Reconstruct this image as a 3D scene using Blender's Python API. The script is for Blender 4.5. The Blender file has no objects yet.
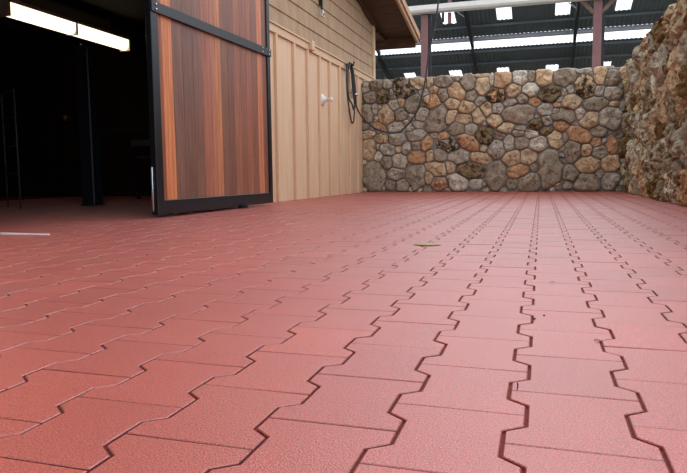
import bpy, math, random
from mathutils import Vector, Matrix, noise
random.seed(7)
C = bpy.context.scene.collection
PI = math.pi

# ---------------------------------------------------------------- helpers
def lin(c):
    return tuple((v/255/12.92 if v/255 <= .04045 else ((v/255+.055)/1.055)**2.4) for v in c) + (1.0,)

class MB:
    """collects shapes; build() links them as one mesh object"""
    def __init__(s): s.v=[]; s.f=[]; s.c=[]; s.m=[]; s.col=(1,1,1,1); s.moss=0.0
    def add(s, vs, fs, col=None, moss=None):
        b=len(s.v); s.v+=[tuple(p) for p in vs]; s.f+=[tuple(b+i for i in f) for f in fs]
        c=col or s.col; m=s.moss if moss is None else moss
        s.c+=[c]*len(vs); s.m+=[m]*len(vs)
    def box(s, x0,y0,z0,x1,y1,z1, bev=0.0, col=None):
        if bev<=0:
            vs=[(x,y,z) for z in (z0,z1) for y in (y0,y1) for x in (x0,x1)]
            fs=[(0,2,3,1),(4,5,7,6),(0,1,5,4),(2,6,7,3),(0,4,6,2),(1,3,7,5)]
            s.add(vs,fs,col); return
        b=bev; vs=[]; idx={}
        def V(p):
            k=tuple(round(q,6) for q in p)
            if k not in idx: idx[k]=len(vs); vs.append(p)
            return idx[k]
        X=(x0,x1);Y=(y0,y1);Z=(z0,z1); fs=[]
        def q(i,a,sx): return X[sx]+(b if sx==0 else -b) if i==0 else (Y[sx]+(b if sx==0 else -b) if i==1 else Z[sx]+(b if sx==0 else -b))
        def corner(sx,sy,sz,ax):  # vertex of corner lying on face of axis ax
            p=[q(0,0,sx),q(1,0,sy),q(2,0,sz)]; p[ax]=(X,Y,Z)[ax][(sx,sy,sz)[ax]]
            return V(tuple(p))
        for ax in range(3):
            o=[i for i in range(3) if i!=ax]
            for sd in (0,1):
                L=[]
                for a,c2 in ((0,0),(1,0),(1,1),(0,1)):
                    t=[0,0,0]; t[ax]=sd; t[o[0]]=a; t[o[1]]=c2; L.append(corner(*t,ax))
                fs.append(tuple(L))
        for ax in range(3):
            o=[i for i in range(3) if i!=ax]
            for a in (0,1):
                for c2 in (0,1):
                    t0=[0,0,0]; t0[o[0]]=a; t0[o[1]]=c2; t1=list(t0); t1[ax]=1
                    fs.append((corner(*t0,o[0]),corner(*t1,o[0]),corner(*t1,o[1]),corner(*t0,o[1])))
        for sx in (0,1):
            for sy in (0,1):
                for sz in (0,1):
                    fs.append((corner(sx,sy,sz,0),corner(sx,sy,sz,1),corner(sx,sy,sz,2)))
        s.add(vs,fs,col)
    def prism(s, pts, axis, a, b, col=None):
        """polygon of 2D points extruded along an axis (0:x -> pts are (y,z); 1:y -> (x,z); 2:z -> (x,y))"""
        def P(p,t):
            return (t,p[0],p[1]) if axis==0 else ((p[0],t,p[1]) if axis==1 else (p[0],p[1],t))
        n=len(pts); vs=[P(p,a) for p in pts]+[P(p,b) for p in pts]
        fs=[tuple(range(n)),tuple(range(2*n-1,n-1,-1))]+[(i,(i+1)%n,n+(i+1)%n,n+i) for i in range(n)]
        s.add(vs,fs,col)
    def bar(s, p0, p1, w, h, up=(0,0,1), col=None):
        p0=Vector(p0);p1=Vector(p1); d=(p1-p0).normalized(); u=Vector(up); r=d.cross(u).normalized(); u=r.cross(d)
        vs=[]
        for p in (p0,p1):
            for a,b in ((-1,-1),(1,-1),(1,1),(-1,1)): vs.append(p+r*a*w/2+u*b*h/2)
        s.add(vs,[(0,1,2,3),(7,6,5,4),(0,4,5,1),(1,5,6,2),(2,6,7,3),(3,7,4,0)],col)
    def tube(s, pts, r, n=10, closed=False, col=None):
        pts=[Vector(p) for p in pts]; N=len(pts); rs=r if isinstance(r,(list,tuple)) else [r]*N
        vs=[]; prev=None
        for i,p in enumerate(pts):
            a=pts[i-1] if (i>0 or closed) else p; b=pts[(i+1)%N] if (i<N-1 or closed) else p
            d=(b-a).normalized()
            if prev is None:
                t=Vector((0,0,1)) if abs(d.z)<.9 else Vector((1,0,0)); prev=d.cross(t).normalized()
            u=(prev-d*prev.dot(d)).normalized(); prev=u; w=d.cross(u)
            for k in range(n):
                an=2*PI*k/n; vs.append(p+(u*math.cos(an)+w*math.sin(an))*rs[i])
        fs=[]
        for i in range(N if closed else N-1):
            j=(i+1)%N
            for k in range(n): fs.append((i*n+k,i*n+(k+1)%n,j*n+(k+1)%n,j*n+k))
        if not closed: fs+= [tuple(range(n-1,-1,-1)),tuple((N-1)*n+k for k in range(n))]
        s.add(vs,fs,col)
    def lathe(s, prof, org, axis, n=20, col=None):
        """prof = [(dist along axis, radius)]"""
        s.tube([Vector(org)+Vector(axis)*d for d,_ in prof],[max(r,1e-4) for _,r in prof],n,col=col)
    def build(s, name, mat, parent=None, smooth=False, kind=None):
        me=bpy.data.meshes.new(name); me.from_pydata(s.v,[],s.f); me.update()
        a=me.color_attributes.new('tint','FLOAT_COLOR','POINT')
        a.data.foreach_set('color',[q for c in s.c for q in c])
        b=me.attributes.new('growth','FLOAT','POINT'); b.data.foreach_set('value',s.m)
        import bmesh
        bm=bmesh.new(); bm.from_mesh(me); bmesh.ops.recalc_face_normals(bm,faces=bm.faces); bm.to_mesh(me); bm.free()
        if smooth: me.polygons.foreach_set('use_smooth',[True]*len(me.polygons))
        me.materials.append(mat)
        o=bpy.data.objects.new(name,me); C.objects.link(o)
        if parent: o.parent=parent
        if kind: o['kind']=kind
        return o

def origin_to(o, loc):
    loc=Vector(loc)
    o.data.transform(Matrix.Translation(-loc)); o.location=loc
def empty(name, loc=(0,0,0)):
    o=bpy.data.objects.new(name,None); C.objects.link(o); o.location=loc; o.empty_display_size=.1; return o
def part(mb, name, mat, root, smooth=False, label=None, up=None):
    """mesh given in world coordinates, parented to root (an unrotated empty)"""
    o=mb.build(name,mat,None,smooth); p=root; off=Vector((0,0,0))
    while p: off+=p.location; p=p.parent
    o.data.transform(Matrix.Translation(-off)); o.parent=root
    if label: o['label']=label
    return o
def tag(o,label,cat,group=None):
    o['label']=label; o['category']=cat
    if group: o['group']=group
    return o

# ---------------------------------------------------------------- materials
def newmat(name):
    m=bpy.data.materials.new(name); m.use_nodes=True; nt=m.node_tree; nt.nodes.clear()
    out=nt.nodes.new('ShaderNodeOutputMaterial'); b=nt.nodes.new('ShaderNodeBsdfPrincipled'); nt.links.new(b.outputs[0],out.inputs[0])
    return m,nt,b,out
def N(nt,t,**k):
    n=nt.nodes.new(t)
    for a,v in k.items(): setattr(n,a,v)
    return n
def coords(nt,scale=(1,1,1)):
    g=N(nt,'ShaderNodeNewGeometry'); mp=N(nt,'ShaderNodeMapping'); mp.inputs['Scale'].default_value=scale
    nt.links.new(g.outputs['Position'],mp.inputs['Vector']); return mp.outputs[0]
def noi(nt,vec,scale,detail=4,rough=.55):
    n=N(nt,'ShaderNodeTexNoise'); n.inputs['Scale'].default_value=scale; n.inputs['Detail'].default_value=detail; n.inputs['Roughness'].default_value=rough
    nt.links.new(vec,n.inputs['Vector']); return n.outputs['Fac']
def ramp(nt,fac,p0,p1,c0=(0,0,0,1),c1=(1,1,1,1)):
    r=N(nt,'ShaderNodeValToRGB'); r.color_ramp.elements[0].position=p0; r.color_ramp.elements[1].position=p1
    r.color_ramp.elements[0].color=c0; r.color_ramp.elements[1].color=c1; nt.links.new(fac,r.inputs[0]); return r.outputs[0]
def mix(nt,fac,a,b,mode='MIX'):
    m=N(nt,'ShaderNodeMix',data_type='RGBA',blend_type=mode)
    if isinstance(fac,(int,float)): m.inputs[0].default_value=fac
    else: nt.links.new(fac,m.inputs[0])
    for i,x in ((6,a),(7,b)):
        if isinstance(x,tuple): m.inputs[i].default_value=x
        else: nt.links.new(x,m.inputs[i])
    return m.outputs[2]
def bump(nt,b,h,strength=.3,dist=.01,prev=None):
    n=N(nt,'ShaderNodeBump'); n.inputs['Strength'].default_value=strength; n.inputs['Distance'].default_value=dist
    nt.links.new(h,n.inputs['Height'])
    if prev: nt.links.new(prev,n.inputs['Normal'])
    nt.links.new(n.outputs[0],b.inputs['Normal']); return n.outputs[0]
def attr(nt,name):
    a=N(nt,'ShaderNodeAttribute'); a.attribute_name=name; return a

def simple(name,rgb,rough=.6,metal=0,var=.15,scale=8,stretch=(1,1,1),bmp=.1):
    m,nt,b,o=newmat(name); v=coords(nt,stretch); f=noi(nt,v,scale,5)
    c=lin(rgb); d=tuple(x*(1-var*1.6) for x in c[:3])+(1,)
    nt.links.new(ramp(nt,f,.3,.7,d,c),b.inputs['Base Color']); b.inputs['Roughness'].default_value=rough; b.inputs['Metallic'].default_value=metal
    if bmp: bump(nt,b,f,bmp,.004)
    return m

SHEEN=.10
def rubber():
    m,nt,b,o=newmat('red_rubber_paving'); v=coords(nt)
    a=attr(nt,'tint').outputs['Color']
    vo=N(nt,'ShaderNodeTexVoronoi'); vo.inputs['Scale'].default_value=420; nt.links.new(v,vo.inputs['Vector'])
    g=noi(nt,v,420,3,.8)
    sp=mix(nt,ramp(nt,g,.40,.60),(.40,.30,.28,1),(1.6,1.8,1.9,1))
    c=mix(nt,1.0,a,sp,'MULTIPLY')
    dk=ramp(nt,vo.outputs['Color'],.04,.12,(.45,.35,.34,1),(1,1,1,1)); c=mix(nt,.8,c,dk,'MULTIPLY')
    big=ramp(nt,noi(nt,v,1.1,5,.6),.32,.68,(.86,.83,.82,1),(1.05,1.07,1.07,1)); c=mix(nt,1.0,c,big,'MULTIPLY')
    # growth attribute carries the old dried wet stains
    nt.links.new(c,b.inputs['Base Color'])
    rr=N(nt,'ShaderNodeMapRange'); rr.inputs['To Min'].default_value=ROUGH0; rr.inputs['To Max'].default_value=ROUGH1
    nt.links.new(noi(nt,v,3.2,4,.6),rr.inputs['Value']); nt.links.new(rr.outputs[0],b.inputs['Roughness'])
    b.inputs['Specular IOR Level'].default_value=SPEC
    b.inputs['IOR'].default_value=1.62; b.inputs['Sheen Weight'].default_value=SHEEN; b.inputs['Sheen Roughness'].default_value=.35; b.inputs['Sheen Tint'].default_value=(.93,.93,1,1)
    h=N(nt,'ShaderNodeMath',operation='ADD'); nt.links.new(vo.outputs['Distance'],h.inputs[0]); nt.links.new(g,h.inputs[1])
    bump(nt,b,h.outputs[0],.4,.0015)
    return m
ROUGH0,ROUGH1,SPEC=.34,.48,1.0


def stonemat(name,mosscol=(70,54,22)):
    m,nt,b,o=newmat(name); v=coords(nt)
    a=attr(nt,'tint').outputs['Color']; gr=attr(nt,'growth').outputs['Fac']
    n1=noi(nt,v,9,6,.65); n2=noi(nt,v,46,5,.75); n3=noi(nt,v,17,6,.7)
    c=mix(nt,1.0,a,ramp(nt,n1,.3,.72,(.60,.58,.54,1),(1.28,1.27,1.22,1)),'MULTIPLY')
    c=mix(nt,1.0,c,ramp(nt,n2,.3,.7,(.58,.56,.53,1),(1.38,1.38,1.36,1)),'MULTIPLY')
    # pale lichen specks
    l=ramp(nt,noi(nt,v,27,5,.6),.62,.68); lm=N(nt,'ShaderNodeMath',operation='MULTIPLY'); nt.links.new(l,lm.inputs[0]); lm.inputs[1].default_value=.35
    c=mix(nt,lm.outputs[0],c,lin((190,182,168)))
    # dark weathering patches on every stone
    w=ramp(nt,n3,.37,.45,(1,1,1,1),(0,0,0,1)); wm=N(nt,'ShaderNodeMath',operation='MULTIPLY'); nt.links.new(w,wm.inputs[0]); wm.inputs[1].default_value=.7
    c=mix(nt,wm.outputs[0],c,lin((62,50,38)))
    # moss where growth attribute is high
    s=N(nt,'ShaderNodeMath',operation='ADD'); nt.links.new(gr,s.inputs[0]); nt.links.new(noi(nt,v,14,5,.7),s.inputs[1])
    mk=ramp(nt,s.outputs[0],.88,.98)
    c=mix(nt,mk,c,mix(nt,ramp(nt,n2,.35,.65),lin(tuple(int(q*.62) for q in mosscol)),lin(mosscol)))
    nt.links.new(c,b.inputs['Base Color']); b.inputs['Roughness'].default_value=.85; b.inputs['Specular IOR Level'].default_value=.3
    h=N(nt,'ShaderNodeMath',operation='ADD'); nt.links.new(n3,h.inputs[0]); nt.links.new(n2,h.inputs[1])
    bump(nt,b,h.outputs[0],.8,.014)
    return m

def grained(name,ca,cb,stretch,scale=6,rough=.75,spec=.3,bmp=.25,attrib=False):
    """sawn / painted board with grain along the unstretched axis"""
    m,nt,b,o=newmat(name); v=coords(nt,stretch)
    f=noi(nt,v,scale,6,.65); c=ramp(nt,f,.3,.72,lin(ca),lin(cb))
    if attrib: c=mix(nt,1.0,c,attr(nt,'tint').outputs['Color'],'MULTIPLY')
    nt.links.new(c,b.inputs['Base Color']); b.inputs['Roughness'].default_value=rough; b.inputs['Specular IOR Level'].default_value=spec
    bump(nt,b,f,bmp,.004); return m

M_floor=rubber()
M_joint=simple('dark_red_joint',(128,46,36),.9,var=.3,scale=60)
M_stone=stonemat('fieldstone'); M_stone2=stonemat('rugged_fieldstone',(120,92,34))
M_mortar=simple('grey_mortar',(138,136,132),.95,var=.25,scale=30,bmp=.5)
M_siding=grained('weathered_lap_siding',(158,130,102),(186,158,126),(2.2,2.2,.55),3.2,.8)
M_tan=grained('tan_painted_boards',(212,178,144),(226,194,160),(6,6,.6),3,.6,.35,.06)
M_trim=grained('tan_painted_trim',(203,170,136),(220,188,152),(3,.6,3),3,.6,.35,.06)
M_soffit=grained('brown_stained_soffit',(62,40,27),(96,64,44),(1,4,4),4,.75)
M_barge=grained('light_brown_barge_board',(160,122,92),(190,150,116),(3,.7,3),4,.65)
M_black=simple('black_powder_coated_steel',(22,23,27),.38,.3,var=.2,scale=20,bmp=.03)
M_rubberhose=simple('dark_grey_hose_rubber',(54,58,60),.5,var=.2,scale=30)
M_chrome=simple('bright_steel',(200,205,208),.25,.9,var=.1,scale=20,bmp=0)
M_white=simple('white_enamel',(232,230,224),.35,0,var=.05,scale=10,bmp=0)
M_post=simple('dull_maroon_painted_steel',(128,86,84),.6,.0,var=.15,scale=3)
M_beam=simple('pale_painted_gutter',(214,208,200),.45,0,var=.08,scale=3,bmp=0)
M_roof=simple('dark_grey_roof_sheet',(88,97,98),.6,.0,var=.15,scale=1.5,bmp=0)
M_rafter=simple('dark_steel_rafter',(34,33,36),.6,.2,var=.1,scale=3,bmp=0)
M_gut=simple('grey_galvanised_gutter',(170,172,176),.5,.2,var=.1,scale=3,bmp=0)
M_brace=simple('rust_brown_brace',(120,90,74),.7,0,var=.2,scale=6)
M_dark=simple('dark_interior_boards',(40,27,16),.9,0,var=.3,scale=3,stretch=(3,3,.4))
M_intpost=simple('dark_blue_grey_steel',(38,46,56),.4,.2,var=.1,scale=8)
M_ground=simple('grey_packed_gravel',(150,142,130),.95,0,var=.3,scale=12)
M_wire=simple('dull_grey_wire',(92,94,96),.5,.3,var=.1,scale=20,bmp=0)
M_brass=simple('worn_brass',(150,120,80),.35,.8,var=.2,scale=30)
M_cedar,nt,b,o=newmat('oiled_cedar_planks')
v=coords(nt,(22,22,.9)); f1=noi(nt,v,2.2,7,.7); v2=coords(nt,(90,90,1.6)); f2=noi(nt,v2,2,5,.7)
c=mix(nt,1.0,attr(nt,'tint').outputs['Color'],ramp(nt,f1,.28,.72,(.55,.5,.48,1),(1.3,1.28,1.25,1)),'MULTIPLY')
c=mix(nt,.55,c,ramp(nt,f2,.35,.65,(.65,.6,.58,1),(1.25,1.25,1.25,1)),'MULTIPLY')
nt.links.new(c,b.inputs['Base Color']); b.inputs['Roughness'].default_value=.5; b.inputs['Specular IOR Level'].default_value=.35; bump(nt,b,f2,.08,.002)
# translucent roof light
M_sky,nt,b,o=newmat('translucent_fibreglass'); t=N(nt,'ShaderNodeBsdfTranslucent'); t.inputs[0].default_value=(.95,.97,.98,1)
tr=N(nt,'ShaderNodeBsdfTransparent'); ms=N(nt,'ShaderNodeMixShader'); nz=noi(nt,coords(nt),6,3); nt.links.new(ramp(nt,nz,.2,.8,(.7,.7,.7,1),(.85,.85,.85,1)),ms.inputs[0])
nt.links.new(t.outputs[0],ms.inputs[1]); nt.links.new(tr.outputs[0],ms.inputs[2]); nt.links.new(ms.outputs[0],o.inputs[0])
M_lamp,nt,b,o=newmat('lit_fluorescent_diffuser'); b.inputs['Base Color'].default_value=(.9,.85,.75,1)
b.inputs['Emission Color'].default_value=(1,.80,.52,1); b.inputs['Emission Strength'].default_value=2.2
M_leaf=simple('dry_pale_leaf',(176,164,124),.8,0,var=.2,scale=60)
M_leaf2=simple('dry_brown_leaf',(120,92,50),.8,0,var=.2,scale=60)
M_pebble=simple('dark_pebble',(52,36,34),.8,0,var=.3,scale=60)

# ---------------------------------------------------------------- camera
R=Matrix(((0.9558075,-0.0181865,0.2934301),(0.2937844,0.0966885,-0.9509690),(-0.0110765,0.9951485,0.0977585)))
cam=bpy.data.cameras.new('camera'); co=bpy.data.objects.new('camera',cam); C.objects.link(co)
co.matrix_world=Matrix.Translation((0,0,.31))@R.to_4x4()
cam.sensor_width=36; cam.lens=639.3*36/687; cam.clip_start=.02; cam.clip_end=500
bpy.context.scene.camera=co

# ---------------------------------------------------------------- floor: interlocking dog-bone pavers
XW=-2.85            # face of the barn wall
def build_floor():
    mb=MB(); P=.187; S=.1468; A=.0125; g=.0013; x0=-.0245; y0=.73
    gx=.0022
    for ci in range(-50,9):
        for ri in range(-12,56):
            odd=ci%2
            xc=x0+ci*S+S/2                      # column ci lies between joint ci and ci+1
            yc=y0+ri*P+(P/2 if odd==0 else 0)   # centre of paver; its ends are at +-P/2
            # left boundary is low (wide) at the ends of even columns' right neighbours
            if yc>10.5 or yc<-1.6 : continue
            if xc<-6.9: continue
            if xc>1.45: continue
            hs=P*.2; dg=P*.1/2*1.05
            def side(sg):
                # wide at the ends, narrow at the middle
                w=S/2+A-gx; nrw=S/2-A-gx; q=P/4; e=.0012
                return [(sg*w,-P/2+g),(sg*w,-q-.01-e),(sg*nrw,-q+.01-e),(sg*nrw,q-.01+e),(sg*w,q+.01+e),(sg*w,P/2-g)]
            Rr=side(1); L=side(-1)[::-1]; poly=Rr+L
            n=len(poly); dz=random.gauss(0,.0003); tx=random.gauss(0,.0025); ty=random.gauss(0,.0015)
            v=random.gauss(1,.035); w=random.gauss(0,.03)
            dist=math.hypot(xc,yc)
            col=(BASE[0]*v,BASE[1]*v*(1+w),BASE[2]*v*(1+w),1)
            def ring(ins,z):
                out=[]
                for i in range(n):
                    p=Vector(poly[i]);a=Vector(poly[i-1]);b_=Vector(poly[(i+1)%n])
                    d1=(p-a).normalized();d2=(b_-p).normalized(); n1=Vector((-d1.y,d1.x));n2=Vector((-d2.y,d2.x)); m=(n1+n2)
                    m=m/max(.4,m.dot(n1)) if m.length>1e-6 else n1
                    q=p+m*ins; out.append((xc+q.x,yc+q.y,z+dz+q.x*tx+q.y*ty))
                return out
            if dist<5: rs=[(0,-.007),(0,-.0012),(.0013,0)]
            else: rs=[(0,-.008),(.0008,0)]
            vs=[]; 
            for i_,z_ in rs: vs+=ring(i_,z_)
            fs=[]
            for k in range(len(rs)-1):
                for i in range(n): fs.append((k*n+i,k*n+(i+1)%n,(k+1)*n+(i+1)%n,(k+1)*n+i))
            fs.append(tuple((len(rs)-1)*n+i for i in range(n)))
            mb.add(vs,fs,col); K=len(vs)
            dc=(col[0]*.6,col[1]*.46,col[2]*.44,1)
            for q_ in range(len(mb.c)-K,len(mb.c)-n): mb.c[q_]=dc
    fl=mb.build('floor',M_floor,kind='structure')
    fl['label']='red rubber floor of interlocking dog-bone pavers'
    base=MB(); base.box(-7,-1.8,-.06,1.6,11.2,-.0048); o=base.build('joint_bed',M_joint,fl)
BASE=lin((166,62,43))
build_floor()
gd=MB(); gd.box(-30,-14,-.3,30,60,-.062); g_=gd.build('ground',M_ground,kind='structure')

# ---------------------------------------------------------------- stone walls
PAL={'g':(184,176,164),'t':(204,180,150),'o':(200,158,122),'w':(214,206,192),'d':(164,152,136),'m':(142,124,98),'y':(214,184,150),'r':(180,142,118)}
def enorm(e,x,y):
    dx=x-e[0];dy=y-e[1]; c,s=e[5],e[6]
    return math.hypot((dx*c+dy*s)/e[2],(-dx*s+dy*c)/e[3])
def mkell(x,y,rx,ry,rot): a=math.radians(rot); return [x,y,rx,ry,rot,math.cos(a),math.sin(a)]
def fill(ells,u0,u1,v0,v1,sizes,tries,rnd,flat=(.62,1.0)):
    cell=.3; grid={}
    def put(e):
        grid.setdefault((int(e[0]//cell),int(e[1]//cell)),[]).append(e)
    for e in ells: put(e)
    for rmax,rmin,tr in sizes:
        for _ in range(tr):
            x=rnd.uniform(u0,u1);y=rnd.uniform(v0,v1); r=rnd.uniform(rmin,rmax)
            asp=rnd.uniform(*flat); e=mkell(x,y,r,r*asp,rnd.uniform(-40,40)); gx,gy=int(x//cell),int(y//cell); ok=True
            for i in (-1,0,1):
                for j in (-1,0,1):
                    for q in grid.get((gx+i,gy+j),()):
                        d=math.hypot(q[0]-x,q[1]-y)
                        if d<1e-6: ok=False;break
                        # radius of each ellipse towards the other
                        k1=d/enorm(e,q[0],q[1]); k2=d/enorm(q,x,y)
                        if k1+k2>d*1.04: ok=False;break
                    if not ok: break
                if not ok: break
            if ok: ells.append(e); put(e)
    return ells
def stones(mb,ells,cols,frame,bounds,rnd,gap=.005,hmul=1.0,rough=1.0,grow=1.38,nang=30):
    O,U,V,W=frame; u0,u1,v0,v1=bounds
    for k,e in enumerate(ells):
        near=[q for q in ells if q is not e and abs(q[0]-e[0])<.55 and abs(q[1]-e[1])<.55]
        r=min(e[2],e[3]); rays=[]
        for i in range(nang):
            an=2*PI*i/nang; cx_,cy_=math.cos(an),math.sin(an)
            R0=1/enorm(e,e[0]+cx_,e[1]+cy_)*grow
            lo,hi=0,R0
            def bad(t):
                x=e[0]+cx_*t;y=e[1]+cy_*t
                if not(u0<=x<=u1 and v0<=y<=v1): return True
                en=enorm(e,x,y)
                return any(enorm(q,x,y)<en for q in near)
            if bad(hi):
                for _ in range(9):
                    md=(lo+hi)/2
                    if bad(md): hi=md
                    else: lo=md
            else: lo=hi
            rays.append(max(lo-gap,r*.12))
        # soften corners
        rays=[(rays[i-1]+4*rays[i]+rays[(i+1)%nang])/6 for i in range(nang)]
        c0,moss=cols[k]; h=min(.085,.028+.42*r)*hmul*rnd.uniform(.75,1.2); sd=Vector((rnd.uniform(0,99),rnd.uniform(0,99),rnd.uniform(0,99)))
        tu=rnd.uniform(-.2,.2)*min(rough,1.2); tv=rnd.uniform(-.15,.15)*min(rough,1.2)
        prof=[(1.0,-.012,0),(.99,.25,.1),(.955,.58,.35),(.89,.82,.7),(.78,.93,.9),(.62,.98,1),(.46,1.0,1),(.30,1.01,1),(.15,1.02,1)]
        vs=[];fs=[]
        for t,hh,na in prof:
            for i in range(nang):
                an=2*PI*i/nang; x=math.cos(an)*rays[i]*t; y=math.sin(an)*rays[i]*t
                q=Vector((x,y,0))
                nz=noise.noise(q*8+sd)*.5+noise.noise(q*19+sd)*.42+noise.noise(q*45+sd)*.24
                z=(h*hh if hh>0 else hh)+na*(nz*h*.75*rough+(x*tu+y*tv))
                if hh>0: z=max(z,.004)
                f=1+na*.0+(.06*noise.noise(q*30+sd*2)*rough if t>.8 else 0)
                vs.append(O+U*(e[0]+x*f)+V*(e[1]+y*f)+W*z)
        nz=noise.noise(sd)*.5; vs.append(O+U*e[0]+V*e[1]+W*(h*1.04+nz*h*.5*rough))
        m=len(prof)
        for a in range(m-1):
            for i in range(nang): fs.append((a*nang+i,a*nang+(i+1)%nang,(a+1)*nang+(i+1)%nang,(a+1)*nang+i))
        for i in range(nang): fs.append(((m-1)*nang+i,(m-1)*nang+(i+1)%nang,m*nang))
        mb.add(vs,fs,c0,moss)
def pick(rnd,w='ggggttddddowmtwg'):
    k=rnd.choice(w); v=rnd.uniform(.82,1.12); c=lin(PAL[k]); c=tuple(min(1,q*v) for q in c[:3])+(1,)
    return c,( .42 if k=='m' else rnd.choice((0,.1,.2,.28,.34)))
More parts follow.
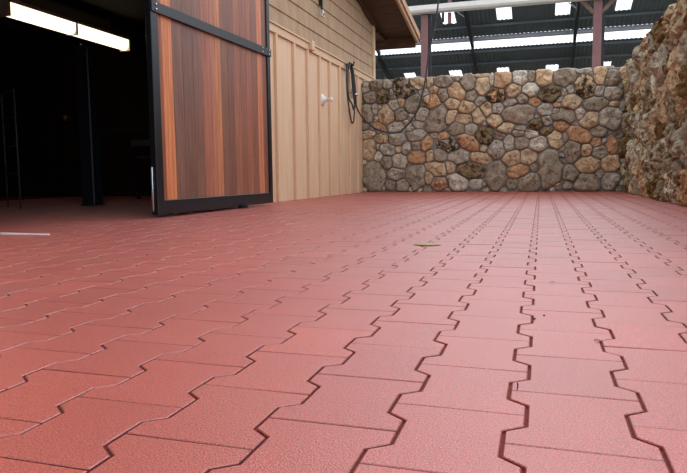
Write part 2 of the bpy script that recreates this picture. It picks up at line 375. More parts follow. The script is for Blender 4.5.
DATA='-2.806,1.706,0.084,0.08,0,g;-2.662,1.734,0.07,0.067,0,m;-2.553,1.749,0.061,0.054,0,d;-2.419,1.734,0.082,0.066,0,g;-2.144,1.663,0.187,0.136,-25,d2;-1.922,1.734,0.155,0.078,-4,t;-2.719,1.555,0.106,0.088,0,d1;-2.852,1.491,0.04,0.053,0,m;-2.489,1.565,0.113,0.125,0,m;-2.359,1.622,0.032,0.062,0,g;-2.316,1.412,0.099,0.087,-30,g;-2.194,1.449,0.06,0.072,0,t;-1.996,1.42,0.127,0.156,-15,d;-1.817,1.586,0.084,0.057,0,g;-1.744,1.47,0.079,0.092,0,t;-1.807,1.391,0.052,0.037,0,m;-1.848,1.249,0.105,0.115,0,g;-2.771,1.294,0.115,0.143,0,d;-2.636,1.352,0.066,0.084,0,g;-2.555,1.38,0.044,0.042,0,g;-2.447,1.261,0.135,0.176,15,t;-2.199,1.252,0.107,0.093,0,d;-2.615,1.204,0.044,0.05,0,t;-2.028,1.214,0.059,0.058,0,g;-2.113,1.124,0.047,0.046,0,g;-2.274,1.056,0.168,0.088,0,g;-2.546,1.065,0.12,0.063,-30,o;-1.912,1.08,0.106,0.058,0,g;-2.822,1.095,0.078,0.064,0,d;-2.049,1.039,0.075,0.062,0,g;-2.745,0.948,0.128,0.068,10,t;-2.736,0.703,0.12,0.181,0,t;-2.525,0.879,0.131,0.07,-10,t;-2.264,0.861,0.147,0.105,0,g;-1.943,0.915,0.159,0.093,0,g;-2.417,0.696,0.135,0.095,-10,g;-2.243,0.693,0.06,0.059,0,t;-2.11,0.7,0.075,0.109,-15,g;-1.943,0.749,0.085,0.073,0,d;-1.785,0.78,0.08,0.124,-20,o;-2.592,0.743,0.04,0.053,0,g;-2.582,0.583,0.073,0.081,-20,w;-2.44,0.485,0.098,0.11,0,d;-2.222,0.503,0.13,0.131,0,g;-1.943,0.561,0.159,0.104,-5,o;-2.661,0.275,0.217,0.231,-15,d1;-2.288,0.292,0.148,0.106,0,g;-1.932,0.247,0.196,0.193,0,d;-2.375,0.123,0.098,0.081,0,d;-2.169,0.122,0.108,0.095,0,d;-1.73,1.734,0.058,0.077,0,t;-1.663,1.63,0.083,0.065,0,t;-1.515,1.738,0.144,0.085,-5,d;-1.295,1.786,0.077,0.036,0,d;-1.123,1.703,0.11,0.124,0,d1;-0.895,1.811,0.142,0.026,3,t;-0.893,1.632,0.115,0.143,0,t;-1.304,1.582,0.154,0.113,-25,y;-1.518,1.542,0.086,0.105,0,d;-1.683,1.457,0.135,0.112,0,o;-1.061,1.501,0.096,0.088,0,d;-1.364,1.393,0.112,0.097,-15,t;-1.14,1.333,0.125,0.097,0,t;-0.931,1.425,0.09,0.076,0,g;-0.84,1.291,0.089,0.116,10,t;-0.958,1.186,0.096,0.116,0,t;-1.189,1.154,0.142,0.077,-5,t;-1.599,1.158,0.232,0.168,50,d;-1.404,1.192,0.092,0.142,-35,t;-1.777,1.594,0.042,0.051,0,g;-0.756,1.734,0.039,0.099,0,w;-1.511,0.883,0.079,0.066,0,o;-1.3,1.009,0.122,0.094,0,d;-1.067,0.992,0.101,0.081,0,g;-0.855,0.885,0.131,0.149,0,m;-1.412,0.747,0.165,0.103,-10,g2;-1.105,0.77,0.192,0.102,-25,o;-0.883,0.694,0.056,0.057,0,t;-1.257,0.559,0.172,0.115,10,g;-0.922,0.533,0.177,0.073,-15,t;-1.723,0.567,0.069,0.087,0,t;-1.556,0.585,0.104,0.103,0,d;-1.618,0.369,0.188,0.108,-10,t;-1.393,0.386,0.083,0.107,0,t;-1.082,0.331,0.227,0.119,-5,m;-1.554,0.139,0.136,0.096,0,r;-1.285,0.168,0.16,0.128,-20,w1;-0.989,0.125,0.097,0.078,0,g;-1.754,0.235,0.08,0.115,0,t;-0.662,0.249,0.149,0.227,-8,d;-0.601,1.726,0.156,0.114,0,y;-0.34,1.741,0.111,0.107,0,w;-0.16,1.751,0.061,0.078,0,d;0.011,1.723,0.122,0.139,0,y;-0.696,1.494,0.161,0.099,0,o2;-0.434,1.56,0.116,0.102,20,t;-0.175,1.558,0.124,0.107,0,w;-0.297,1.427,0.086,0.082,0,d;-0.47,1.375,0.116,0.055,10,g;-0.115,1.37,0.091,0.064,-20,o;0.099,1.487,0.168,0.112,8,m;0.038,1.247,0.117,0.088,0,g1;-0.664,1.294,0.088,0.083,0,g1;-0.332,1.202,0.254,0.138,5,d1;-0.701,1.107,0.108,0.096,0,t1;-0.533,0.992,0.121,0.076,15,t;-0.08,1.017,0.124,0.09,35,m;0.06,1.08,0.072,0.07,0,g;-0.319,0.965,0.087,0.049,0,d;0.198,1.221,0.06,0.047,0,g;0.316,1.716,0.157,0.111,0,d;0.588,1.792,0.109,0.034,0,g;0.815,1.708,0.093,0.117,0,y;0.603,1.577,0.138,0.16,0,t2;0.977,1.662,0.106,0.105,30,d;0.812,1.491,0.068,0.079,0,g;0.406,1.539,0.055,0.067,0,g;0.425,1.347,0.132,0.104,0,t;0.982,1.455,0.121,0.094,5,g;0.754,1.304,0.177,0.091,10,d;0.548,1.179,0.069,0.092,0,w;1.022,1.293,0.067,0.045,0,t;0.328,1.139,0.158,0.106,-10,d1;0.285,1.005,0.093,0.097,0,o;0.688,1.068,0.131,0.111,35,t1;0.975,1.087,0.15,0.148,0,g1;0.214,1.308,0.056,0.039,0,o;0.538,0.846,0.18,0.108,-20,o;0.819,0.896,0.117,0.069,0,d;0.335,0.822,0.052,0.068,0,d;0.461,0.605,0.122,0.156,0,d1;0.644,0.621,0.082,0.093,0,y;0.787,0.733,0.072,0.065,0,o;0.836,0.588,0.105,0.087,0,g;1.004,0.69,0.079,0.122,0,o;0.998,0.871,0.089,0.015,0,g;0.677,0.398,0.183,0.117,-3,y;0.993,0.412,0.133,0.115,0,y;0.431,0.254,0.111,0.129,0,d;0.844,0.26,0.063,0.068,0,g;0.674,0.145,0.191,0.125,0,d;0.991,0.162,0.126,0.12,0,g;0.388,0.117,0.078,0.071,0,d;0.252,0.088,0.056,0.049,0,t;-0.338,0.92,0.087,0.065,0,d;-0.145,0.895,0.096,0.069,0,w;0.054,0.928,0.109,0.055,0,m;0.207,0.787,0.112,0.133,0,t;-0.037,0.724,0.129,0.106,0,w;-0.656,0.659,0.114,0.145,0,g;-0.49,0.745,0.088,0.112,0,g;-0.306,0.75,0.106,0.083,0,d1;-0.448,0.514,0.144,0.112,15,t1;-0.187,0.529,0.131,0.107,0,t;-0.358,0.312,0.175,0.096,8,o;-0.088,0.369,0.069,0.072,0,d;0.112,0.347,0.178,0.297,0,d1;-0.423,0.122,0.088,0.073,0,d;-0.142,0.16,0.2,0.124,10,d1'
def back_wall():
    rnd=random.Random(11); ells=[];cols=[]
    for s in DATA.split(';'):
        q=s.split(','); e=mkell(float(q[0]),float(q[1]),float(q[2]),float(q[3]),float(q[4]))
        if any(enorm(p,e[0],e[1])<.55 or enorm(e,p[0],p[1])<.45 for p in ells): continue
        if e[1]-.0<.03: continue
        ells.append(e); k=q[5][0]; ms=.40 if k=='m' else (float(q[5][1])*.16+.12 if len(q[5])>1 else rnd.choice((.05,.15,.24,.3)))
        v=rnd.uniform(.93,1.07); c=tuple(x*v for x in lin(PAL[k])[:3])+(1,); cols.append((c,ms))
    n0=len(ells)
    fill(ells,-2.84,1.3,.03,1.80,[(.09,.05,2500),(.05,.036,3000)],0,rnd)
    while len(cols)<len(ells): cols.append(pick(rnd,'gdgdt'))
    mb=MB(); YF=10.4
    stones(mb,ells,cols,(Vector((0,YF,0)),Vector((1,0,0)),Vector((0,0,1)),Vector((0,-1,0))),(-2.86,1.33,-.01,1.865),rnd)
    # top face
    te=fill([],-2.8,1.3,.05,.4,[(.16,.09,500),(.08,.04,900)],0,rnd)
    tc=[pick(rnd,'ggtyd') for _ in te]
    stones(mb,te,tc,(Vector((0,YF,1.815)),Vector((1,0,0)),Vector((0,1,0)),Vector((0,0,1))),(-2.86,1.6,.0,.46),rnd,hmul=.55,rough=.7)
    o=mb.build('wall_back',M_stone,smooth=True,kind='structure')
    c=MB(); c.box(-2.86,YF-.012,-.02,1.7,YF+.45,1.82); c.build('mortar_bed',M_mortar,o)
    o['label']='far fieldstone wall with rounded tan and grey stones'
    print('back stones',n0,len(ells))
back_wall()
def right_wall():
    rnd=random.Random(5); ells=fill([],2.6,10.42,.03,1.86,[(.25,.16,1200),(.14,.09,4000),(.085,.05,7000)],0,rnd)
    cols=[pick(rnd,'ggddmdtwgtgmdwgtmo') for _ in ells]; cols=[((c[0]*.9,c[1]*.93,c[2]*.86,1),g+.07) for c,g in cols]; mb=MB(); XF=1.23
    stones(mb,ells,cols,(Vector((XF,0,0)),Vector((0,1,0)),Vector((0,0,1)),Vector((-1,0,0))),(2.5,10.45,-.01,1.9),rnd,hmul=.95,rough=1.45,grow=1.4,nang=32)
    te=fill([],2.6,10.8,.04,.42,[(.17,.1,900),(.08,.045,2500)],0,rnd); tc=[pick(rnd) for _ in te]
    stones(mb,te,tc,(Vector((XF,0,1.84)),Vector((0,1,0)),Vector((1,0,0)),Vector((0,0,1))),(2.5,10.9,-.03,.46),rnd,hmul=.9,rough=1.2,nang=20)
    o=mb.build('wall_right',M_stone2,smooth=False,kind='structure')
    c=MB(); c.box(XF+.004,2.5,-.02,XF+.45,10.85,1.845); c.build('mortar_bed',M_mortar,o)
    o['label']='rugged fieldstone wall along the right side'
    print('right stones',len(ells))
right_wall()

# ---------------------------------------------------------------- barn wall (left)
YC=11.12; Y0=-1.2; OP0,OP1=2.72,4.5; OPH=2.5; TR0,TR1=1.86,1.955
def rakez(y): return 2.79+.188*(11.9-y) if y>2 else 2.79+.188*9.9-.188*(2-y)
def barn():
    core=MB()
    T=.14; xb=XW-T
    core.box(xb,Y0,0,XW-.018,OP0,OPH); core.box(xb,OP1,0,XW-.018,YC,OPH)
    core.prism([(Y0,OPH),(YC,OPH),(YC,rakez(YC)),(2,rakez(2)),(Y0,rakez(Y0))],0,xb,XW-.018)
    w=core.build('wall_left',M_tan,kind='structure'); w['label']='barn wall with lap siding above vertical tan boards'
    lap=MB(); z=TR1; 
    while z<4.3:
        z1=z+.19
        # clip course under the roof slope
        y_end=YC
        if rakez(YC)<z1: y_end=min(YC,11.9-(z1-2.79)/.188+.05)
        y_st=Y0 if rakez(Y0)>z1 else 2-(2.79+.188*9.9-z1)/.188
        if y_end>y_st+.3:
            lap.prism([(XW-.018,z),(XW+.014,z),(XW-.002,z1+.012),(XW-.018,z1+.012)],1,y_st,y_end)
        z=z1
    lap.build('lap_siding',M_siding,w)
    bt=MB()
    for a,b2 in ((Y0,OP0-.12),(OP1+.1,YC)): bt.box(XW-.018,a,.0,XW,b2,TR0)
    bt.build('vertical_boards',M_tan,w)
    ys=[4.55,5.0,5.42,5.86,6.28,6.72,7.26,7.73,8.18,8.61,9.07,9.58,10.03,10.45,10.8]+[2.2-.45*i for i in range(7)]
    for y in ys:
        m=MB(); m.box(XW,y-.024,.0,XW+.032,y+.024,TR0-.002,.003); m.build('batten',M_tan,w)
    tr=MB()
    tr.box(XW-.01,Y0,TR0,XW+.03,YC+.02,TR1-.01,.003); tr.prism([(XW,TR1-.01),(XW+.05,TR1-.01),(XW+.05,TR1+.006),(XW,TR1+.022)],1,Y0,YC+.02)
    tr.build('trim_board',M_trim,w)
    cb=MB(); cb.box(XW-.01,YC-.1,1.955,XW+.034,YC+.03,rakez(YC)-.02,.003); cb.build('corner_board',M_trim,w)
    jb=MB(); jb.box(XW-.16,OP0-.12,0,XW+.05,OP0,OPH); jb.box(XW-.16,OP0,1.95,XW-.02,OP1,OPH); jb.box(XW-.16,OP1,0,XW+.02,OP1+.1,OPH); jb.build('door_jamb',M_black,w)
    # north face of the barn behind the stone wall and the enclosing interior
    s=MB(); s.box(-9,YC-.14,0,XW-.02,YC,2.5); s.build('wall_far',M_siding,kind='structure')
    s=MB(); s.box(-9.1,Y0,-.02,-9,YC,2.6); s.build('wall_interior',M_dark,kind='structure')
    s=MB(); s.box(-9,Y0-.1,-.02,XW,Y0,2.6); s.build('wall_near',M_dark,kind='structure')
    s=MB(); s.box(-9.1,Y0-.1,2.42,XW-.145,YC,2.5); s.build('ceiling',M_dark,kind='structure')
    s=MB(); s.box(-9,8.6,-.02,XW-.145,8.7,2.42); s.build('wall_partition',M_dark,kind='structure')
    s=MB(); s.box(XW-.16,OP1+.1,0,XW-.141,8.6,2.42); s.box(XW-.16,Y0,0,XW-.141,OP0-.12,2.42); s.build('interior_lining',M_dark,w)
    s=MB(); s.box(-9,Y0,-.04,-6.85,8.6,-.004); s.build('floor_inside',M_joint,kind='structure')
barn()
# roof of the barn with rake overhang, seen from below
rf=MB(); t=.12
XO=-2.2
def slab(x0,x1,ya,yb,off,th,mb):
    za,zb=rakez(ya)+off,rakez(yb)+off
    mb.prism([(ya,za),(yb,zb),(yb,zb+th),(ya,za+th)],0,x0,x1)
slab(-9.3,XO,2,11.9,.0,.03,rf); slab(-9.3,XO,Y0-.4,2,.0,.03,rf)
rt=empty('barn_roof',(-2.85,6,2.6)); tag(rt,'brown barn roof overhang with light barge board above the tan wall','roof')
part(rf,'soffit',M_soffit,rt)
m=MB(); slab(-9.3,XO+.02,2,11.95,.03,.05,m); slab(-9.3,XO+.02,Y0-.45,2,.03,.05,m); part(m,'roof_covering',M_rafter,rt)
m=MB(); slab(XO-.04,XO,2,11.93,-.1,.135,m); slab(XO-.04,XO,Y0-.4,2,-.1,.135,m); part(m,'barge_board',M_barge,rt)
m=MB(); slab(XO,XO+.03,2,11.96,-.03,.11,m); slab(XO,XO+.03,Y0-.4,2,-.03,.11,m); part(m,'rake_trim',M_barge,rt)
m=MB(); m.box(-9.3,11.86,rakez(11.9)-.19,XO-.04,11.9,rakez(11.9)+.0); part(m,'eave_fascia',M_soffit,rt)
m=MB(); m.box(XW-.1,YC+.03,rakez(11.3)-.16,XW+.06,11.86,rakez(11.86)-.02); part(m,'lookout_beam',M_soffit,rt)
m=MB(); slab(XW+.015,XW+.06,2,YC,-.1,.1,m); part(m,'frieze_board',M_soffit,rt)

# ---------------------------------------------------------------- sliding barn door
def door():
    y0,y1=4.06,6.03; th=.05; z0=.025; ztop=2.56
    # door hangs slightly skewed: build in local x = along, y = out
    rt=empty('sliding_barn_door',(-2.665,y0,0)); ang=math.atan2(.06,(y1-y0)); L=math.hypot(.06,y1-y0)
    tag(rt,'tall sliding barn door of upright reddish cedar planks in a black steel frame','door')
    rt.rotation_euler=(0,0,-ang+0)
    # local: Y along the door, X outwards (front face at x=0)
    def b(mb,name,mat,**k):
        o=mb.build(name,mat,rt); 
        if k.get('label'): o['label']=k['label']
        return o
    st=.085
    m=MB(); m.box(-th,0,z0,0,st,ztop,.004); b(m,'frame_stile',M_black)
    m=MB(); m.box(-th,L-st*.8,z0,0,L,ztop,.004); b(m,'frame_stile',M_black)
    m=MB(); m.box(-th,st,z0,0,L-st*.8,z0+.105,.004); b(m,'bottom_rail',M_black)
    m=MB(); m.box(-th,st,ztop-.1,0,L-st*.8,ztop,.004); b(m,'top_rail',M_black)
    m=MB(); m.box(-.004,.0,1.475,.012,L,1.55,.003); cr=b(m,'crossbar',M_black)
    for yy,zz in ((L-.05,1.53),(L-.05,1.495),(L-.2,1.53),(L-.2,1.495),(.05,1.53),(.05,1.495)):
        m=MB(); m.lathe([(0,.009),(.006,.009),(.009,.004)],(.012,yy,zz),(1,0,0),10); m.build('bolt',M_chrome,cr,True)
    # planks
    cols=[((136,80,58),.05),((194,122,78),.115),((116,84,70),.12),((112,80,68),.13),((122,86,72),.12),((152,96,76),.12),((160,104,80),.06),((174,116,80),.09),((124,86,68),.1),
          ((118,80,66),.1),((146,96,74),.11),((132,86,68),.1),((144,92,72),.1),((128,84,68),.1),((182,116,80),.1),((122,80,66),.08)]
    # two panels share the plank run
    tot=sum(w for _,w in cols); W=L-st-st*.8; 
    for z_a,z_b,sd in ((z0+.1,1.485,0),(1.53,ztop-.09,3)):
        m=MB(); y=st
        rr=random.Random(sd)
        for i,(c,w) in enumerate(cols):
            ww=w/tot*W; cc=lin(tuple(int(q*1.08) for q in c))
            m.box(-.035,y+.0012,z_a,-.014,y+ww-.0012,z_b,.002,col=cc); y+=ww
        m.box(-.033,st,z_a,-.025,L-st*.8,z_b,0,col=lin((30,18,12)))
        b(m,'plank_panel',M_cedar)
    m=MB(); m.lathe([(0,.014),(.03,.016),(.045,.012)],(0.0,L*.67,.028),(1,0,0),12); m.box(-.04,L*.67-.03,.005,.03,L*.67+.03,.03,.003); b(m,'floor_guide',M_rafter)
    # tall bar handle on the back edge
    m=MB(); m.box(-.048,-.012,.05,-.03,0.0,.375,.003); m.build('pull_handle',M_chrome,rt,True)
    m=MB()
    for a in (.35,1.55): m.box(-.04,a-.03,ztop-.02,-.02,a+.03,ztop+.16,.003)
    b(m,'hanger_strap',M_black)
door()

# ---------------------------------------------------------------- fittings on the barn wall
def rootmesh(mb,name,mat,loc,label,cat,smooth=False,group=None):
    o=mb.build(name,mat,None,smooth); origin_to(o,loc); tag(o,label,cat,group); return o
rt=empty('wall_spout',(XW,8.33,1.31)); tag(rt,'white round flanged spout sticking out of the tan boards','spout')
m=MB(); m.lathe([(0,.078),(.012,.08),(.02,.055),(.05,.03),(.07,.026)],(XW,8.33,1.31),(1,0,0),24); part(m,'flange',M_white,rt,True)
m=MB(); m.lathe([(.06,.024),(.11,.02),(.118,.028),(.14,.03),(.15,.022)],(XW,8.33,1.31),(1,0,0),18); part(m,'nozzle',M_white,rt,True)
rt=empty('tie_hook',(XW+.02,8.22,2.62)); tag(rt,'black strap ending in a bright snap hook on the brown lap siding','hook')
m=MB(); m.box(XW+.01,8.195,2.52,XW+.035,8.245,2.72,.005); m.tube([(XW+.03,8.22,2.72),(XW+.05,8.22,2.6),(XW+.04,8.24,2.48)],.016,8); part(m,'strap',M_black,rt)
m=MB(); m.tube([(XW+.045,8.24,2.49),(XW+.055,8.25,2.44),(XW+.06,8.25,2.40)],.013,8); m.tube([(XW+.06+.0,8.23+.035*math.cos(a),2.39+.035*math.sin(a)) for a in [q*2*PI/14-.6 for q in range(11)]],.009,8); part(m,'snap_hook',M_chrome,rt,True)
m=MB(); m.box(XW+.03,7.75,1.865,XW+.075,7.86,1.985,.004); rootmesh(m,'wooden_block',M_trim,(XW+.03,7.8,1.865),'small square tan wooden block fixed over the trim board','block')
# hose
def smooth_pts(P,k=8):
    P=[Vector(p) for p in P]; out=[]
    for i in range(len(P)-1):
        a=P[max(i-1,0)];b_=P[i];c=P[i+1];d=P[min(i+2,len(P)-1)]
        for j in range(k):
            t=j/k; out.append(.5*((2*b_)+(c-a)*t+(2*a-5*b_+4*c-d)*t*t+(3*b_-a-3*c+d)*t*t*t))
    out.append(P[-1]); return out
rt=empty('hose_hook',(XW,9.420,1.9)); tag(rt,'bracket with valve holding the coiled hose on the tan boards','bracket')
m=MB(); m.box(XW+.0,9.360,1.86,XW+.03,9.480,1.98,.004); m.tube([(XW+.02,9.420,1.93),(XW+.13,9.420,1.93),(XW+.14,9.420,1.98)],.014,8); part(m,'hook_arm',M_rafter,rt)
m=MB(); m.tube([(XW,9.570,1.545),(XW+.09,9.570,1.545)],.022,10); m.tube([(XW+.07,9.570,1.60),(XW+.07,9.570,1.46)],.025,10); m.tube([(XW+.07,9.570,1.53),(XW+.15,9.60,1.51)],.016,8); part(m,'valve',M_chrome,rt,True)
m=MB()
x=XW+.08
coil=[]
for k in range(2):
    dy=.02*k; zz=1.08+.2*k
    coil+=[(x+.02*k,9.30+dy,1.93),(x+.01*k,9.22+dy,1.75),(x+.01*k,9.26+dy,1.45),(x+.02*k,9.40+dy,zz+.08),(x+.02*k,9.50+dy,zz),(x+.02*k,9.60+dy,zz+.08),(x+.02*k,9.62+dy,1.45),(x+.02*k,9.52+dy,1.8),(x+.02*k,9.40+dy,1.955)]
P=[(XW+.09,9.57,1.44),(XW+.08,9.53,1.62),(XW+.08,9.46,1.85)]+coil+[(XW+.1,9.5,1.8),(XW+.1,9.56,1.5),(-2.72,9.72,1.25),(-2.52,9.9,1.02),(-2.22,10.02,.945),(-2.05,10.02,1.03),(-1.86,10.0,1.28),(-1.75,10.0,1.66),(-1.71,9.98,1.89),(-1.665,9.95,2.18),(-1.585,9.9,2.47),(-1.51,9.85,2.9),(-1.5,9.8,3.5)]
m.tube(smooth_pts(P),.0125,8); o=rootmesh(m,'hose',M_rubberhose,(XW+.08,9.9,1.9),'long dark grey wash hose looped on the wall and hanging across the stone wall','hose',True)

# ---------------------------------------------------------------- covered arena beyond the wall
def up(y): return 8.0-.27*(y-31)          # underside of the upper roof
def low(y): return 6.68-.25*(y-34.5)
XL,XR=-17,12
skyU=[-4.42+2.62*i for i in range(-3,7)]; skyL=[-4.75+2.62*i for i in range(-4,6)]
def corr(name,ya,yb,fz,sky,sy0,sy1,hw):
    """corrugated sheeting, ribs down the slope, cut where the roof lights are"""
    m=MB(); p=.10; n=int((XR-XL)/p*2); xs=[XL+i*p/2 for i in range(n+1)]
    ysb=[ya,sy0,sy1,yb]; vs=[];fs=[]
    for y in ysb:
        for i,x_ in enumerate(xs): vs.append((x_,y,fz(y)+(.025 if (i//1)%4 in (1,2) else 0)))
    W=n+1
    for r in range(3):
        for i in range(n):
            xm=(xs[i]+xs[i+1])/2
            if r==1 and any(abs(xm-s)<hw for s in sky): continue
            fs.append((r*W+i,r*W+i+1,(r+1)*W+i+1,(r+1)*W+i))
    m.add(vs,fs); return m
ar=empty('covered_arena',(-3.48,20,0)); tag(ar,'big open shed roof of dark metal sheeting beyond the stone wall','building')
part(corr('u',28,34,up,skyU,30.9,32.5,.33),'upper_roof',M_roof,ar)
part(corr('l',34.5,46,low,skyL,37.1,37.95,.33),'lower_roof',M_roof,ar)
for s in skyU:
    m=MB(); m.box(s-.36,30.86,-.0,s+.36,32.54,.012)
    m.v=[(x_,y_,z_+up(y_)+.07) for x_,y_,z_ in m.v]; part(m,'skylight',M_sky,ar)
for s in skyL:
    m=MB(); m.box(s-.36,37.06,-.0,s+.36,37.99,.012)
    m.v=[(x_,y_,z_+low(y_)+.07) for x_,y_,z_ in m.v]; part(m,'skylight',M_sky,ar)
for y in (28.1,29.2,30.6,32.8):
    m=MB(); m.box(XL,y-.035,up(y)-.12,XR,y+.035,up(y)-.01); part(m,'purlin',M_rafter if 0 else M_roof,ar)
for y in (34.7,36.2,38.4,40.2,42,44):
    m=MB(); m.box(XL,y-.035,low(y)-.12,XR,y+.035,low(y)-.01); part(m,'purlin',M_roof,ar)
for x_ in (-13.4,-8.43,-3.48,1.46,6.4):
    m=MB(); m.bar((x_,28,up(28)-.32),(x_,34.2,up(34.2)-.32),.14,.3); m.bar((x_,34.2,up(34.2)-.3),(x_,34.2,low(34.5)-.4),.14,.14,(0,1,0)); m.bar((x_,34.1,low(34.1)-.32),(x_,46,low(46)-.32),.14,.3)
    part(m,'rafter',M_rafter,ar)
    m=MB(); m.box(x_-.1,45.8,-.06,x_+.1,46,low(46)-.3); part(m,'rear_post',M_post,ar)
    for y in (31.2,33.6,37.2):
        f=up if y<34 else low
        m=MB(); m.bar((x_,y,f(y)-.45),(x_-.42,y,f(y)-.12),.05,.05,(0,1,0)); part(m,'flange_brace',M_gut,ar)
m=MB(); m.tube([(XL,34.05,up(34)-.10),(XR,34.05,up(34)-.10)],.12,12); part(m,'gutter_pipe',M_gut,ar,True)
# front post line with the pale gutter
fr=empty('post_row_with_gutter',(-3.48,20,0)); tag(fr,'maroon steel posts carrying a long pale gutter beyond the stone wall','post frame')
for x_ in (-8.43,-3.48,1.46,6.4):
    m=MB(); m.box(x_-.11,19.9,-.06,x_+.11,19.915,5.12); m.box(x_-.11,20.085,-.06,x_+.11,20.1,5.12); m.box(x_-.11,19.915,-.06,x_+.02,20.085,5.12); m.box(x_-.11,19.9,5.1,x_+.11,20.1,6.4 if x_>1 else 5.12)
    part(m,'post',M_post,fr)
    m=MB(); m.box(x_+.111,19.95,-.06,x_+.19,20.05,5.12); part(m,'downpipe',M_rafter,fr)
    if x_>0:
        for sg in (-1,1):
            m=MB(); m.bar((x_+sg*.1,20,4.78),(x_+sg*.95,20,5.68),.09,.12,(0,1,0)); part(m,'knee_brace',M_brace,fr)
            m=MB(); m.bar((x_+sg*.35,20.05,5.3),(x_+sg*.35,20.05,6.4),.09,.12,(0,1,0)); part(m,'brace_tie',M_rafter,fr)
    else:
        m=MB(); m.bar((x_+.1,20,4.62),(x_+.55,20,4.9),.05,.07,(0,1,0)); part(m,'knee_brace',M_rafter,fr)
        m=MB(); m.bar((x_+.55,20,4.86),(x_+.55,20,5.14),.07,.06,(0,1,0)); part(m,'brace_tie',M_rafter,fr)
m=MB(); m.prism([(19.72,5.14),(19.92,5.12),(19.94,5.2),(19.9,5.34),(19.70,5.34),(19.68,5.2)],0,XL,XR); part(m,'gutter',M_beam,fr)
m=MB(); m.box(-2.78,19.95,4.80,-2.68,20.05,5.12); m.box(-2.78,19.95,5.34,-2.68,20.05,6.5); part(m,'hanger',M_post,fr)
# ---------------------------------------------------------------- inside the barn
def fluorescent():
    a=Vector((-5.5,5.67,2.10)); b_=Vector((-5.5,7.71,2.13))
    rt=empty('fluorescent_light',((-5.5,6.69,2.2))); tag(rt,'long lit twin-section fluorescent ceiling light inside the dark barn','ceiling light')
    m=MB(); m.box(-5.58,5.64,2.165,-5.42,7.74,2.21,.004); m.box(-5.58,5.63,2.02,-5.42,5.66,2.21,.003); m.box(-5.58,7.72,2.02,-5.42,7.75,2.21,.003); part(m,'housing',M_white,rt)
    for ya,yb in ((5.665,6.675),(6.705,7.715)):
        m=MB(); 
        m.prism([(-5.57,2.165),(-5.555,2.06),(-5.52,2.03),(-5.48,2.03),(-5.445,2.06),(-5.43,2.165)],1,ya,yb); part(m,'diffuser',M_lamp,rt,False)
    m=MB(); m.box(-5.575,6.675,2.03,-5.425,6.705,2.165); part(m,'divider',M_gut,rt)
    for y in (6.0,7.4):
        m=MB(); m.tube([(-5.5,y,2.2),(-5.5,y,2.425)],.008,6); part(m,'suspension_rod',M_gut,rt)
fluorescent()
rt=empty('steel_column',(-4.62,5.8,0)); tag(rt,'dark steel column standing in the middle of the barn interior','column')
m=MB(); m.box(-4.70,5.73,0,-4.54,5.89,1.66,.01); part(m,'shaft',M_intpost,rt); m=MB(); m.box(-4.715,5.715,0,-4.525,5.905,.012,.002); part(m,'base_plate',M_intpost,rt)
m=MB(); m.tube([(-4.62,5.81,1.66),(-4.62,5.81,1.70)],.05,12); part(m,'cap',M_intpost,rt,True)
rt=empty('wire_rack',(-5.1,5.2,0)); tag(rt,'thin wire rack with upright rods at the left of the barn interior','rack')
m=MB(); A_=Vector((-5.36,5.4,0)); B_=Vector((-4.86,5.05,0))
for k,p in enumerate((A_,B_)):
    m=MB(); m.tube([p,p+Vector((0,0,1.17))],.0075,8); part(m,'upright',M_wire,rt,True)
for z in (.35,.62,.9,1.15):
    m=MB(); m.tube([A_+Vector((0,0,z)),B_+Vector((0,0,z))],.005,6); part(m,'crosswire',M_wire,rt,True)
# partition rail, ledge and ball knob
rt=empty('stall_rail',(-5.1,7.0,.85)); tag(rt,'dark horizontal stall rail right of the steel column','rail')
m=MB(); m.bar((-5.6,7,.9),(-4.1,7,.87),.06,.06); part(m,'rail',M_intpost,rt)
for x_ in (-5.55,-4.15):
    m=MB(); m.box(x_-.04,6.96,0,x_+.04,7.04,.92,.004); part(m,'rail_post',M_intpost,rt)
rt=empty('wash_sink',(-4.9,7.6,0)); tag(rt,'dark metal sink with pale rim behind the cedar door edge','sink')
m=MB(); m.box(-5.2,7.35,.70,-4.5,7.38,.78,.004); m.box(-5.2,7.82,.70,-4.5,7.85,.78,.004); m.box(-5.2,7.38,.70,-5.17,7.82,.78,.004); m.box(-4.53,7.38,.70,-4.5,7.82,.78,.004); m.box(-5.17,7.38,.55,-4.53,7.82,.57); part(m,'basin',M_wire,rt)
m=MB()
for x_ in (-5.15,-4.55):
    for y in (7.4,7.8):
        m=MB(); m.box(x_-.02,y-.02,0,x_+.02,y+.02,.7,.003); part(m,'leg',M_intpost,rt)
m=MB(); m.tube(smooth_pts([(-4.85,7.8,.75),(-4.85,7.8,.95),(-4.85,7.7,1.0),(-4.85,7.62,.93)]),.012,8); part(m,'faucet',M_chrome,rt,True)
rt=empty('round_knob',(-6.0,8.6,1.2)); 
import mathutils
p_=Vector((-7.25,8.6,1.24)); rt.location=p_
tag(rt,'small worn round metal fitting on the dark interior wall','fitting')
m=MB(); m.lathe([(0,.03),(.01,.05),(.04,.075),(.08,.07),(.11,.04),(.12,.001)],p_,(0,-1,0),16); part(m,'ball',M_brass,rt,True)
m=MB(); m.lathe([(0,.07),(.012,.07)],p_,(0,-1,0),16); part(m,'mounting_plate',M_rafter,rt,True)
m=MB(); m.tube([(-5.6,8.5,.3),(-5.6,8.5,.75)],.012,8); m.box(-5.66,8.44,0,-5.54,8.56,.02); m.tube([(-5.6,8.5,.01),(-5.6,8.5,.3)],.008,8)
rootmesh(m,'standing_pipe',M_wire,(-5.6,8.5,0),'slim pale upright pipe at the back of the barn interior','pipe',True)
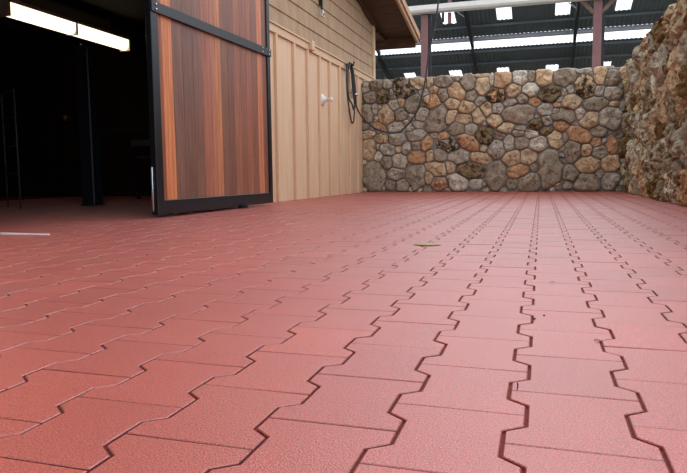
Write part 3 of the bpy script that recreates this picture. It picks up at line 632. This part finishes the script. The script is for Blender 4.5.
# metal threshold strip in the doorway
m=MB(); m.prism([(-2.86,2.775),(-2.52,2.80),(-2.52,2.808),(-2.86,2.83)],2,.0,.006)
rootmesh(m,'threshold_strip',M_white,(-2.7,2.79,0),'thin bright metal strip lying on the floor at the left door jamb','metal strip')

# ---------------------------------------------------------------- debris on the paving
def leaf(name,x_,y_,l,w,rot,mat,label,cat='leaf',group=None,curl=.25):
    m=MB(); n=7; vs=[]
    for i in range(n):
        t=i/(n-1); hw=w/2*math.sin(PI*min(max(t,.03),.97))**.8
        for s in (-1,0,1): vs.append((t*l-l/2, s*hw, .0022+.0012*math.sin(t*PI)+abs(s)*curl*w*.12))
    vs+= [(a,b,c+.0008) for a,b,c in vs]; K=3*n
    fs=[]
    for i in range(n-1):
        for s in (0,1):
            q=i*3+s; fs.append((q,q+1,q+4,q+3)); fs.append((K+q,K+q+3,K+q+4,K+q+1))
        fs.append((i*3,i*3+3,K+i*3+3,K+i*3)); fs.append((i*3+2,K+i*3+2,K+i*3+5,i*3+5))
    fs+=[(0,K,K+1,1),(1,K+1,K+2,2),(K-3,K-2,2*K-2,2*K-3),(K-2,K-1,2*K-1,2*K-2)]
    m.add(vs,fs); o=m.build(name,mat,None,True); o.location=(x_,y_,.0005); o.rotation_euler=(0,0,rot); tag(o,label,cat,group); return o
leaf('fallen_leaf',-.464,2.724,.115,.10,.1,M_leaf,'pale greenish dry leaf lying flat on the red paving in the middle distance',curl=0)
leaf('fallen_leaf',.103,1.224,.013,.007,.6,M_leaf2,'tiny brown leaf scrap on the red paving at the right')
leaf('fallen_leaf',.035,1.85,.016,.006,.2,M_leaf2,'tiny brown leaf scrap beside the zigzag joint below the far pavers')
def pebble(x_,y_,r,label):
    m=MB(); n=8; vs=[]
    for i in range(5):
        ph=PI*i/4
        for k in range(n):
            an=2*PI*k/n; q=r*(1+.2*noise.noise(Vector((i,k*1.7,x_*9))))
            vs.append((q*math.sin(ph)*math.cos(an),q*math.sin(ph)*math.sin(an)*.8,r*.6+q*.6*math.cos(ph)))
    fs=[(i*n+k,i*n+(k+1)%n,(i+1)*n+(k+1)%n,(i+1)*n+k) for i in range(4) for k in range(n)]
    m.add(vs,fs); o=m.build('pebble',M_pebble,None,True); o.location=(x_,y_,0); tag(o,label,'pebble')
pebble(-.008,1.38,.0035,'dark pebble lodged in the zigzag joint right of centre')
pebble(.012,1.42,.0028,'tiny dark crumb just behind the pebble in the zigzag joint')
m=MB(); m.tube([(-.027,.919,0.001),(-.026,.9195,.006),(-.0265,.919,.011)],.0011,6); rootmesh(m,'twig',M_pebble,(-.027,.919,0),'tiny dark twig standing up in a paver joint in the foreground','twig')

# ---------------------------------------------------------------- daylight
w=bpy.data.worlds.new('overcast_sky'); bpy.context.scene.world=w; w.use_nodes=True; nt=w.node_tree; nt.nodes.clear()
out=N(nt,'ShaderNodeOutputWorld'); bg=N(nt,'ShaderNodeBackground'); nt.links.new(bg.outputs[0],out.inputs[0])
tc=N(nt,'ShaderNodeTexCoord'); sp=N(nt,'ShaderNodeSeparateXYZ'); nt.links.new(tc.outputs['Generated'],sp.inputs[0])
cl=noi(nt,tc.outputs['Generated'],1.6,4); 
r=N(nt,'ShaderNodeValToRGB'); e=r.color_ramp.elements; e[0].position=0; e[0].color=(.89,.95,1.06,1); e[1].position=1; e[1].color=(.93,.97,1.04,1); nt.links.new(sp.outputs[2],r.inputs[0])
nt.links.new(mix(nt,1.0,r.outputs[0],ramp(nt,cl,.3,.7,(.9,.92,.95,1),(1.05,1.04,1.02,1)),'MULTIPLY'),bg.inputs[0]); bg.inputs[1].default_value=1.72
sn=bpy.data.lights.new('hazy_sun','SUN'); sn.energy=1.35; sn.angle=math.radians(70); sn.color=(.94,.96,1.05); so=bpy.data.objects.new('hazy_sun',sn); C.objects.link(so)
so.rotation_euler=(math.radians(-48),math.radians(12),0)
sc=bpy.context.scene; sc.view_settings.view_transform='Standard'; sc.view_settings.look='None'; sc.view_settings.gamma=1; sc.view_settings.exposure=0
sc.view_settings.use_curve_mapping=False
